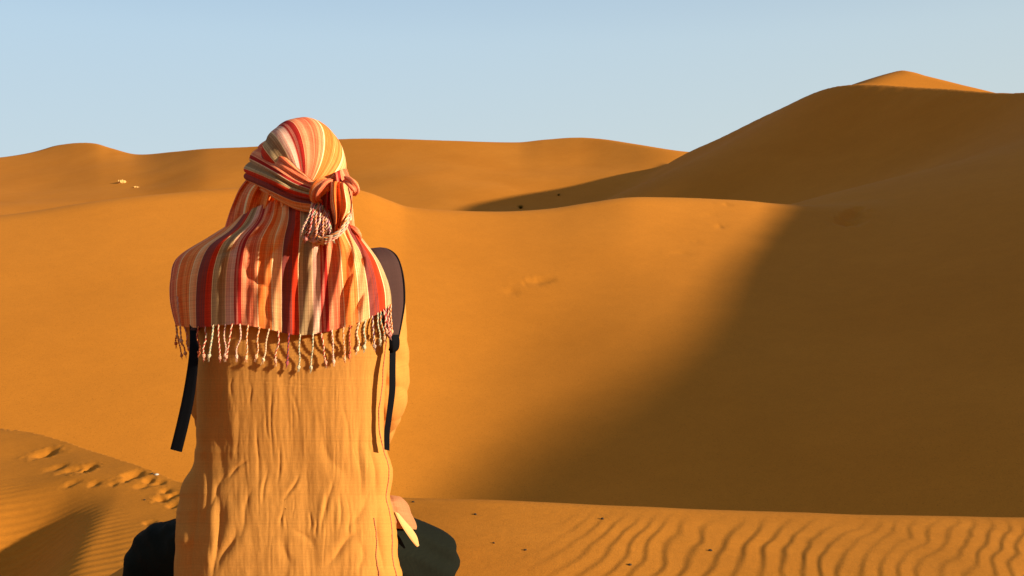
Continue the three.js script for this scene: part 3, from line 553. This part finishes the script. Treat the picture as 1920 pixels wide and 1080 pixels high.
const shawl = part('shawl', gridGeo(300, 190, (u, v) => {
  const a = shawlPt(u, v), hx = along(hemPx, u)[0]; return [P3(a), (hx - 527 - 1.2 * Math.max(0, 366 - hx)) / 164.5 + 0.012 * fbm(u * 40, v * 3, 2), v * 0.62 + 0.01 * u];
}), scarfMat);
const CREAM = [.72, .47, .25], RED = [.46, .06, .035], ORANGE = [.70, .22, .06], GREEN = [.30, .33, .19], PURPLE = [.15, .055, .085], PINK = [.64, .30, .22];
{
  const uAt = px => { let best = 0, e = 1e9; for (let i = 30; i <= 400; i++) { const q = Math.abs(along(hemPx, i / 400)[0] - px); if (q < e) { e = q; best = i / 400; } } return best; };
  // hem position, tip position, colours
  const T = [[336, 612, 336, 668, CREAM, RED], [331, 600, 326, 645, RED, ORANGE], [344, 612, 343, 664, CREAM, ORANGE], [348, 613, 350, 655, PINK, ORANGE], [370, 614, 369, 662, RED, ORANGE], [381, 614, 378, 668, CREAM, RED], [397, 612, 388, 668, GREEN, CREAM], [406, 610, 408, 672, CREAM, RED], [421, 609, 418, 668, CREAM, PINK], [433, 609, 420, 670, CREAM, RED], [447, 610, 440, 670, CREAM, PINK], [463, 612, 458, 672, CREAM, ORANGE], [485, 616, 477, 670, ORANGE, CREAM], [502, 618, 490, 676, CREAM, CREAM], [519, 621, 513, 678, CREAM, RED], [539, 626, 535, 682, PURPLE, RED], [561, 629, 557, 690, CREAM, GREEN], [584, 627, 580, 691, CREAM, GREEN], [600, 625, 608, 681, CREAM, RED], [620, 621, 623, 679, CREAM, PINK], [642, 616, 644, 674, CREAM, ORANGE], [655, 612, 653, 670, RED, ORANGE], [672, 606, 668, 656, CREAM, CREAM], [684, 602, 681, 652, CREAM, GREEN], [697, 596, 700, 650, PURPLE, CREAM], [707, 590, 711, 640, GREEN, CREAM], [712, 585, 719, 634, GREEN, ORANGE], [717, 580, 724, 622, CREAM, RED], [722, 577, 730, 628, PINK, RED], [728, 574, 728, 618, RED, CREAM], [732, 572, 733, 622, CREAM, ORANGE]];
  const R = rng(77);
  T.forEach((t, i) => {
    const u = t[0] < 345 ? 0.125 - (345 - t[0]) * 0.004 : uAt(t[0]), a = shawlPt(Math.max(0.06, u), 1), s = at(a[0], a[1] - 2, a[2] - 0.001);
    const dT = t[0] < 352 ? a[2] - 0.004 : t[0] > 704 ? a[2] - 0.012 : 1.688 + (t[0] < 380 ? 0.022 : 0), sw = (R() - 0.5) * 7;
    const mid = along([[a[0], a[1], a[2]], [lerp(a[0], t[2], 0.35) + sw, lerp(a[1], t[3], 0.4), lerp(a[2], dT, 0.6) - 0.003], [lerp(a[0], t[2], 0.75) - sw * 0.6, lerp(a[1], t[3], 0.75), dT], [t[2], t[3], dT]], 0.33);
    part('tassel', cord([s, P3(mid), at(lerp(a[0], t[2], 0.75) - sw * 0.6, lerp(a[1], t[3], 0.75), dT), at(t[2], t[3], dT)], 0.0015 + 0.0004 * R(), t[4], t[5], 100 + i), cordMat, shawl);
  });
  // the scarf's twisted selvedge hanging over the left shoulder
  part('tassel', cord([at(331, 556, 1.80), at(332, 580, 1.79), at(334, 600, 1.795), at(336, 640, 1.80)], 0.0019, CREAM, PINK, 160), cordMat, shawl);
}

// --- the scarf wound round the head
{
  const C = at(572, 319, 1.79), rx = 0.0845, ry = 0.1035, rz = 0.105;
  // pleats run as arcs from the knot, over the crown, to a gathering point above the brow
  const K = new THREE.Vector3(0.22, -0.48, 0.85).normalize(), Fr = new THREE.Vector3(-0.86, 0.40, -0.30).normalize();
  const ax = new THREE.Vector3(1, 0, 0).addScaledVector(Fr, -Fr.x).normalize(), ay = Fr.clone().cross(ax);
  const flat = n => { const q = 1 - n.dot(Fr); return [n.dot(ax) / q, n.dot(ay) / q]; };
  const round = (x, y) => { const q = x * x + y * y; return new THREE.Vector3().addScaledVector(ax, 2 * x / (q + 1)).addScaledVector(ay, 2 * y / (q + 1)).addScaledVector(Fr, (q - 1) / (q + 1)); };
  const k0 = flat(K), right = new THREE.Vector3(1, 0, 0).addScaledVector(K, -K.x).normalize(), upK = K.clone().cross(right);
  const kr = flat(K.clone().addScaledVector(right, 0.01).normalize()), ku = flat(K.clone().addScaledVector(upK, 0.01).normalize());
  const er = [(kr[0] - k0[0]) * 100, (kr[1] - k0[1]) * 100], eu = [(ku[0] - k0[0]) * 100, (ku[1] - k0[1]) * 100];
  const crown = part('head_wrap', gridGeo(280, 130, (u, v) => {
    const th = lerp(165, -75, u) * Math.PI / 180, ro = 1.15 * Math.tan(lerp(0.03, 0.95, v) * Math.PI / 2);
    const n = round(k0[0] + ro * (er[0] * Math.cos(th) + eu[0] * Math.sin(th)), k0[1] + ro * (er[1] * Math.cos(th) + eu[1] * Math.sin(th)));
    const s = 0.13 + (140 - th * 180 / Math.PI) / 150 * 0.86, al = Math.acos(clamp(n.dot(K), -1, 1));
    const g = sstep(0.1, 0.5, al) * (1 - 0.5 * sstep(0.9, 1.6, al));
    const k = 1 + 0.016 * g * fbm(u * 26, v * 2, 3) + 0.013 * g * Math.sin(u * 50 + 2 * fbm(u * 8, v, 2)) + 0.02 * fbm(n.x * 2.4 + 5, n.y * 2.4, 2) + 0.0;
    const p = new THREE.Vector3(C.x + n.x * rx * k, C.y + n.y * ry * k, C.z + n.z * rz * k);
    return [p, s + 0.006 * fbm(u * 30, v * 4, 2), al * 0.28];
  }), scarfMat);
  // hair-thin fold where the crown meets the band
  const band = patch([
    [[525, 290, 1.90], [506, 264, 1.785], [535, 292, 1.695], [566, 320, 1.668], [597, 345, 1.655]],
    [[505, 300, 1.92], [484, 281, 1.785], [521, 308, 1.687], [558, 333, 1.662], [594, 352, 1.650]],
    [[498, 318, 1.93], [471, 303, 1.79], [512, 324, 1.683], [553, 347, 1.658], [592, 360, 1.646]],
    [[492, 335, 1.93], [462, 322, 1.79], [507, 341, 1.683], [550, 361, 1.658], [590, 371, 1.646]],
    [[495, 350, 1.93], [466, 338, 1.785], [508, 358, 1.684], [551, 378, 1.660], [590, 385, 1.648]],
    [[500, 366, 1.92], [482, 352, 1.775], [518, 374, 1.690], [556, 393, 1.668], [590, 400, 1.655]]]);
  part('head_band', gridGeo(140, 150, (u, v) => {
    const a = band(u, v), e = sstep(0.0, 0.3, u);
    const f = Math.abs(Math.sin(v * Math.PI * 4.5 + 0.5 * Math.sin(u * 5)));
    a[2] -= e * (0.012 * (Math.pow(f, 0.6) - 0.6) + 0.0035 * Math.sin(v * 60 + u * 6) * (0.5 + 0.5 * vn(v * 9, u * 3)) + 0.002 * fbm(u * 5, v * 24, 2)) * (1 - 0.5 * u);
    if (u < 0.45) { const m = sstep(0.45, 0.2, u); a[0] -= 7 * m * (Math.pow(f, 0.6) - 0.5); a[1] += 0; }
    const twist = v < 0.25 ? 0.05 * Math.sin(u * 9) : 0.01 * Math.sin(u * 5);
    const s = v < 0.36 ? lerp(0.72, 0.50, v / 0.36) : v < 0.54 ? lerp(0.36, 0.20, (v - 0.36) / 0.18) : lerp(0.19, -0.16, (v - 0.54) / 0.46);
    return [P3(a), s + twist * 0.4, u * 0.3];
  }), scarfMat, crown);
  // cloth hanging down the left side of the neck
  const side = patch([
    [[520, 340, 1.90], [472, 330, 1.80], [486, 345, 1.735], [508, 358, 1.705], [535, 372, 1.69]],
    [[505, 365, 1.92], [452, 355, 1.81], [476, 362, 1.74], [505, 372, 1.71], [535, 382, 1.69]],
    [[490, 395, 1.93], [436, 388, 1.825], [465, 392, 1.75], [500, 392, 1.712], [535, 395, 1.69]],
    [[478, 440, 1.94], [423, 428, 1.84], [455, 428, 1.755], [495, 415, 1.712], [535, 405, 1.692]]]);
  part('neck_cloth', gridGeo(110, 70, (u, v) => { const a = side(u, v), e = sstep(0.1, 0.35, u); a[2] -= e * (0.011 * Math.sin(u * 27 - v * 2 + 1) + 0.004 * Math.sin(u * 60 + v * 4) + 0.004 * fbm(u * 9, v * 3, 2)); a[0] -= (1 - e) * 2 * Math.sin(v * 8); return [P3(a), 0.52 + 0.42 * u + 0.01 * Math.sin(v * 4), v * 0.2]; }), scarfMat, crown);
  const rside = patch([
    [[628, 325, 1.70], [646, 318, 1.745], [651, 318, 1.80], [645, 320, 1.88]],
    [[632, 360, 1.69], [656, 348, 1.73], [660, 350, 1.79], [648, 352, 1.88]],
    [[636, 395, 1.685], [658, 385, 1.72], [662, 388, 1.79], [650, 390, 1.88]],
    [[640, 432, 1.68], [655, 426, 1.715], [664, 440, 1.79], [668, 445, 1.90]]]);
  part('neck_cloth', gridGeo(70, 70, (u, v) => { const a = rside(u, v); a[2] -= 0.007 * Math.sin(u * 16 + v * 3) + 0.003 * fbm(u * 8, v * 4, 2); a[0] += 2 * Math.sin(u * 14 + v * 5); return [P3(a), 0.46 + 0.4 * u, v * 0.2]; }), scarfMat, crown);

  // the knot: a small loop, a hanging bow, a purple tongue and the fringe
  const fold = patch([
    [[606, 352, 1.655], [614, 342, 1.630], [630, 340, 1.620], [645, 343, 1.632], [655, 352, 1.668]],
    [[612, 372, 1.650], [618, 362, 1.622], [632, 358, 1.606], [649, 364, 1.622], [657, 374, 1.662]],
    [[616, 396, 1.650], [620, 390, 1.624], [633, 386, 1.606], [650, 390, 1.620], [657, 398, 1.660]],
    [[619, 418, 1.652], [623, 414, 1.630], [633, 410, 1.615], [646, 408, 1.625], [653, 412, 1.656]],
    [[621, 434, 1.655], [625, 434, 1.642], [632, 431, 1.634], [639, 426, 1.636], [645, 424, 1.652]]]);
  const knot = part('scarf_knot', gridGeo(110, 90, (u, v) => { const a = fold(u, v); a[2] -= 0.011 * Math.sin(u * 19 + 1.2 * Math.sin(v * 3)) * (1 - 0.3 * v) + 0.004 * Math.sin(u * 44 + v * 5) + 0.003 * fbm(u * 9, v * 4, 2); a[0] += 1.5 * Math.sin(v * 9 + u * 5); return [P3(a), 0.56 + 0.46 * u, v * 0.2]; }), scarfMat, crown);
  knot.position.z -= 0.012;
  part('knot_loop', reuv(tube([at(616, 344, 1.640), at(606, 347, 1.625), at(596, 357, 1.622), at(591, 370, 1.628), at(596, 382, 1.645)], [0.010, 0.0125, 0.012, 0.010, 0.005], 30, 50, (a, v) => 0.20 * Math.sin(a * 4 + v * 5) + 0.10 * Math.sin(a * 9 + v * 3)), 0.64, 0.42), scarfMat, knot);
  const tongue = patch([[[598, 348, 1.640], [607, 346, 1.628], [618, 348, 1.640]], [[602, 365, 1.634], [611, 364, 1.622], [621, 366, 1.636]], [[605, 384, 1.632], [611, 384, 1.622], [618, 384, 1.634]], [[607, 398, 1.632], [611, 399, 1.626], [615, 398, 1.632]]]);
  part('knot_end', gridGeo(30, 40, (u, v) => { const a = tongue(u, v); a[2] -= 0.004 * Math.sin(u * 12 + v * 3); return [P3(a), 0.02 + 0.17 * u, v * 0.1]; }), scarfMat, knot);
  part('knot_end', reuv(tube([at(650, 338, 1.70), at(660, 346, 1.685), at(667, 356, 1.682), at(663, 366, 1.69)], [0.009, 0.009, 0.007, 0.003], 30, 36, (a, v) => 0.25 * Math.sin(a * 4 + 2 + v * 4) + 0.1 * Math.sin(a * 9)), 0.55, 0.4), scarfMat, knot);
  part('knot_end', reuv(tube([at(655, 428, 1.70), at(665, 436, 1.685), at(671, 444, 1.684), at(672, 452, 1.69)], [0.006, 0.007, 0.006, 0.002], 30, 36, (a, v) => 0.25 * Math.sin(a * 4 + v * 4) + 0.1 * Math.sin(a * 9)), 0.6, 0.35), scarfMat, knot);
  const R = rng(9), cols = [CREAM, PINK, RED, CREAM, PURPLE, GREEN, ORANGE, PINK];
  for (let i = 0; i < 22; i++) {
    const f = i / 21, x0 = lerp(587, 616, f) + (R() - 0.5) * 4, y0 = lerp(374, 396, f) + (R() - 0.5) * 4, x1 = lerp(566, 622, f) + (R() - 0.5) * 12, y1 = 428 + R() * 26 - Math.abs(f - 0.5) * 10, d = 1.622 - R() * 0.014;
    part('tassel', cord([at(x0, y0, 1.632), at(lerp(x0, x1, 0.35) + (R() - 0.5) * 6, lerp(y0, y1, 0.4), d), at(lerp(x0, x1, 0.75) + (R() - 0.5) * 8, lerp(y0, y1, 0.75), d - 0.002), at(x1, y1, d + 0.008)], 0.0019, cols[i % 8], cols[(i * 3 + 1) % 8], 200 + i, R() < 0.7), cordMat, knot);
  }
  for (let i = 0; i < 7; i++) {
    const o = i * 2.2, dd = i * 0.0025;
    part('tassel', cord([at(572 + o * 1.6, 446 - o * 0.5, 1.632 - dd), at(585 + o, 454 - o * 0.6, 1.622 - dd), at(606, 456 - o * 0.8, 1.618 - dd), at(628 + o * 0.3, 446 - o * 0.9, 1.618 - dd), at(645, 430 - o, 1.624 - dd), at(654, 410 - o, 1.640)], 0.0021, i % 2 ? PINK : CREAM, cols[i], 240 + i, i < 3), cordMat, knot);
  }
}

// ---------------------------------------------------------------- the pack worn on the chest: its straps show on the back
{
  const pack = new THREE.Group(); pack.name = 'backpack'; const o = at(545, 760, 2.1); pack.position.copy(o); scene.add(pack);
  tag(pack, 'backpack with brown padded strap and black webbing over the seated person\'s shoulders', 'backpack');
  const pp = (n, g, m, parent = pack) => mesh(n, g.translate(-o.x, -o.y, -o.z), m, parent);
  const c = at(545, 720, 2.08);
  pp('pack_body', surfaceNets((x, y, z) => { const a = Math.max(0, Math.abs(x - c.x) - 0.075), b = Math.max(0, Math.abs(y - c.y) - 0.12), e = Math.max(0, Math.abs(z - c.z) - 0.03); return Math.hypot(a, b, e) - 0.045 + 0.006 * fbm(x * 14, y * 14 + z * 9, 2); }, [c.x - 0.14, c.y - 0.18, c.z - 0.09], [c.x + 0.14, c.y + 0.18, c.z + 0.09], 0.008), padMat);
  const sp = pp('shoulder_strap', strap([[615, 640, 2.03, 650, 640, 2.03], [645, 540, 1.99, 682, 535, 2.0], [668, 482, 1.90, 706, 476, 1.94], [688, 472, 1.80, 726, 468, 1.84], [700, 490, 1.745, 745, 484, 1.79], [704, 530, 1.728, 755, 520, 1.768], [708, 570, 1.722, 757, 566, 1.758], [716, 605, 1.722, 752, 600, 1.75], [726, 634, 1.728, 745, 634, 1.742]], 0.010, 120), padMat);
  // dark piping along the outer edge
  const pip = [[682, 535, 2.0], [706, 476, 1.94], [726, 468, 1.84], [745, 484, 1.79], [755, 520, 1.768], [757, 566, 1.758], [752, 600, 1.75], [745, 634, 1.742]].map(P3);
  pp('piping', tube(pip, [0.0026, 0.0026], 8, 90), webMat, sp);
  pp('buckle', strap([[727, 630, 1.722, 746, 630, 1.738], [728, 640, 1.718, 748, 640, 1.734], [729, 652, 1.720, 746, 652, 1.736], [729, 660, 1.726, 738, 658, 1.738]], 0.012, 14), webMat);
  pp('webbing', strap([[729, 652, 1.728, 741, 652, 1.736], [728, 690, 1.722, 740, 690, 1.730], [727, 735, 1.722, 739, 736, 1.730], [721, 785, 1.728, 732, 787, 1.736], [717, 815, 1.73, 728, 817, 1.738], [717, 848, 1.732, 727, 850, 1.74]], 0.0022, 60), webMat);
  pp('shoulder_strap', strap([[440, 640, 2.03, 475, 640, 2.03], [408, 540, 2.0, 442, 535, 1.99], [395, 500, 1.92, 430, 490, 1.90], [378, 505, 1.83, 408, 495, 1.80], [372, 545, 1.80, 400, 540, 1.775], [364, 590, 1.775, 384, 590, 1.762], [354, 622, 1.752, 368, 622, 1.742]], 0.009, 80), padMat);
  pp('webbing', strap([[352, 608, 1.765, 366, 612, 1.752], [352, 640, 1.735, 369, 642, 1.722], [348, 680, 1.718, 367, 682, 1.708], [337, 740, 1.704, 359, 744, 1.698], [324, 795, 1.698, 346, 801, 1.694], [310, 847, 1.696, 332, 853, 1.692]], 0.0024, 60), webMat);
}
// ---------------------------------------------------------------- small things on the sand
{
  const pebble = (s, r) => { const g = new THREE.IcosahedronGeometry(r, 2), p = g.attributes.position; for (let i = 0; i < p.count; i++) { const k = 1 + 0.35 * vn(p.getX(i) / r + s * 7, p.getY(i) / r + p.getZ(i) / r); p.setXYZ(i, p.getX(i) * k * 1.3, p.getY(i) * k * 0.7, p.getZ(i) * k); } g.computeVertexNormals(); return g; };
  const dark = new THREE.MeshPhysicalMaterial({ color: new THREE.Color().setRGB(0.05, 0.03, 0.015), roughness: 0.9, specularIntensity: 0.2 }), pale = new THREE.MeshPhysicalMaterial({ color: new THREE.Color().setRGB(0.5, 0.4, 0.28), roughness: 0.8 });
  const spots = [[771, 950, 'beside the pink tunic flap'], [806, 1000, 'low beside the trouser knee'], [890, 974, 'on the smooth crest right of the person'], [925, 1031, 'on the slope right of the knee'], [985, 1044, 'at the left end of the ripples'], [1133, 984, 'on the crest above the ripples'], [1340, 1045, 'between the ripples in the middle'], [1186, 1075, 'at the bottom edge among ripples'], [275, 895, 'next to the white pebble left of the person'], [258, 948, 'below the footprints left of the person']];
  spots.forEach(([px, py, where], i) => { const d = px < 400 ? seen(px, py, 5, 14) : seen(px, py, 1.7, 3.2), p = at(px, py, d), m = mesh('pebble', pebble(i, (px < 400 ? 3.4 : 1) * (0.0030 + 0.0012 * hash2(i, 3))), dark, scene); m.position.set(p.x, groundY(p.x, p.z) + 0.001, p.z); m.rotation.y = i; tag(m, 'tiny dark pebble ' + where, 'pebble', 'dark specks on the near sand'); });
  { const d = seen(283, 898, 5, 14), p = at(283, 898, d), m = mesh('pebble', pebble(31, 0.016), pale, scene); m.position.set(p.x, groundY(p.x, p.z) + 0.002, p.z); tag(m, 'tiny white pebble on the crest left of the person', 'pebble'); }
  // desert shrubs in the hollow behind the middle dune
  const shrubMat = new THREE.MeshPhysicalMaterial({ color: new THREE.Color().setRGB(0.10, 0.085, 0.012), roughness: 1, specularIntensity: 0.1, side: THREE.DoubleSide });
  const shrub = (px, py, h, label) => {
    const d = seen(px, py, 85, 400), b = at(px, py, d), R = rng(px), gs = [], g0 = new THREE.Group(); g0.name = numbered('desert_shrub'); scene.add(g0); g0.position.set(b.x, groundY(b.x, b.z) - 0.1, b.z);
    for (let i = 0; i < 260; i++) {
      const a = R() * 6.283, sp = (R() ** 0.7) * 0.75 * h, L = h * (0.5 + 0.6 * R()) * (1 - 0.4 * sp / h), w = h * 0.012, ox = Math.cos(a) * sp * 0.3, oz = Math.sin(a) * sp * 0.3;
      gs.push(gridGeo(3, 5, (u, v) => [new THREE.Vector3(ox + Math.cos(a) * sp * v * v + Math.cos(u * 6.28) * w * (1 - 0.8 * v), L * v, oz + Math.sin(a) * sp * v * v + Math.sin(u * 6.28) * w * (1 - 0.8 * v)), 0, 0]));
    }
    mesh('foliage', mergeGeometries(gs), shrubMat, g0);
    mesh('stem', tube([new THREE.Vector3(0, -0.1, 0), new THREE.Vector3(0.02, h * 0.2, 0), new THREE.Vector3(0, h * 0.4, 0.02)], [h * 0.04, h * 0.03, h * 0.01], 7, 8), shrubMat, g0);
    tag(g0, label, 'shrub');
  };
  shrub(976, 392, 1.5, 'green desert shrub in the shaded hollow behind the middle dune');
  shrub(1047, 368, 0.9, 'small dark shrub higher up in the shaded hollow');
  // pale crust showing through the far sand
  const rockMat = new THREE.MeshPhysicalMaterial({ color: new THREE.Color().setRGB(0.66, 0.34, 0.09), roughness: 1, specularIntensity: 0.1 });
  const crust = (px, py, w, hgt, seed, label) => {
    const d = seen(px, py, 90, 520), b = at(px, py, d), gs = [], R = rng(seed);
    for (let i = 0; i < 7; i++) { const g = new THREE.IcosahedronGeometry(1, 3), p = g.attributes.position, sx = w * (0.2 + 0.2 * R()), sy = hgt * (0.5 + 0.6 * R()), ox = (R() - 0.5) * w, oz = (R() - 0.5) * w * 0.5; for (let k = 0; k < p.count; k++) { const x = p.getX(k), y = p.getY(k), z = p.getZ(k), q = 1 + 0.5 * fbm(x * 2 + i * 5 + seed, y * 2 + z * 2, 3); p.setXYZ(k, x * sx * q + ox, y * sy * q - ox * 0.25 / w * hgt * 2, z * sx * q + oz); } g.computeVertexNormals(); gs.push(g); }
    const m = mesh('pale_outcrop', mergeGeometries(gs), rockMat, scene); m.position.set(b.x, groundY(b.x, b.z), b.z); tag(m, label, 'outcrop');
  };
  crust(234, 344, 2.6, 1.1, 4, 'larger pale crust outcrop on the far sand at left');
  crust(260, 352, 1.8, 0.5, 8, 'smaller flat pale outcrop right of the larger one');
}
renderer.render(scene, camera);
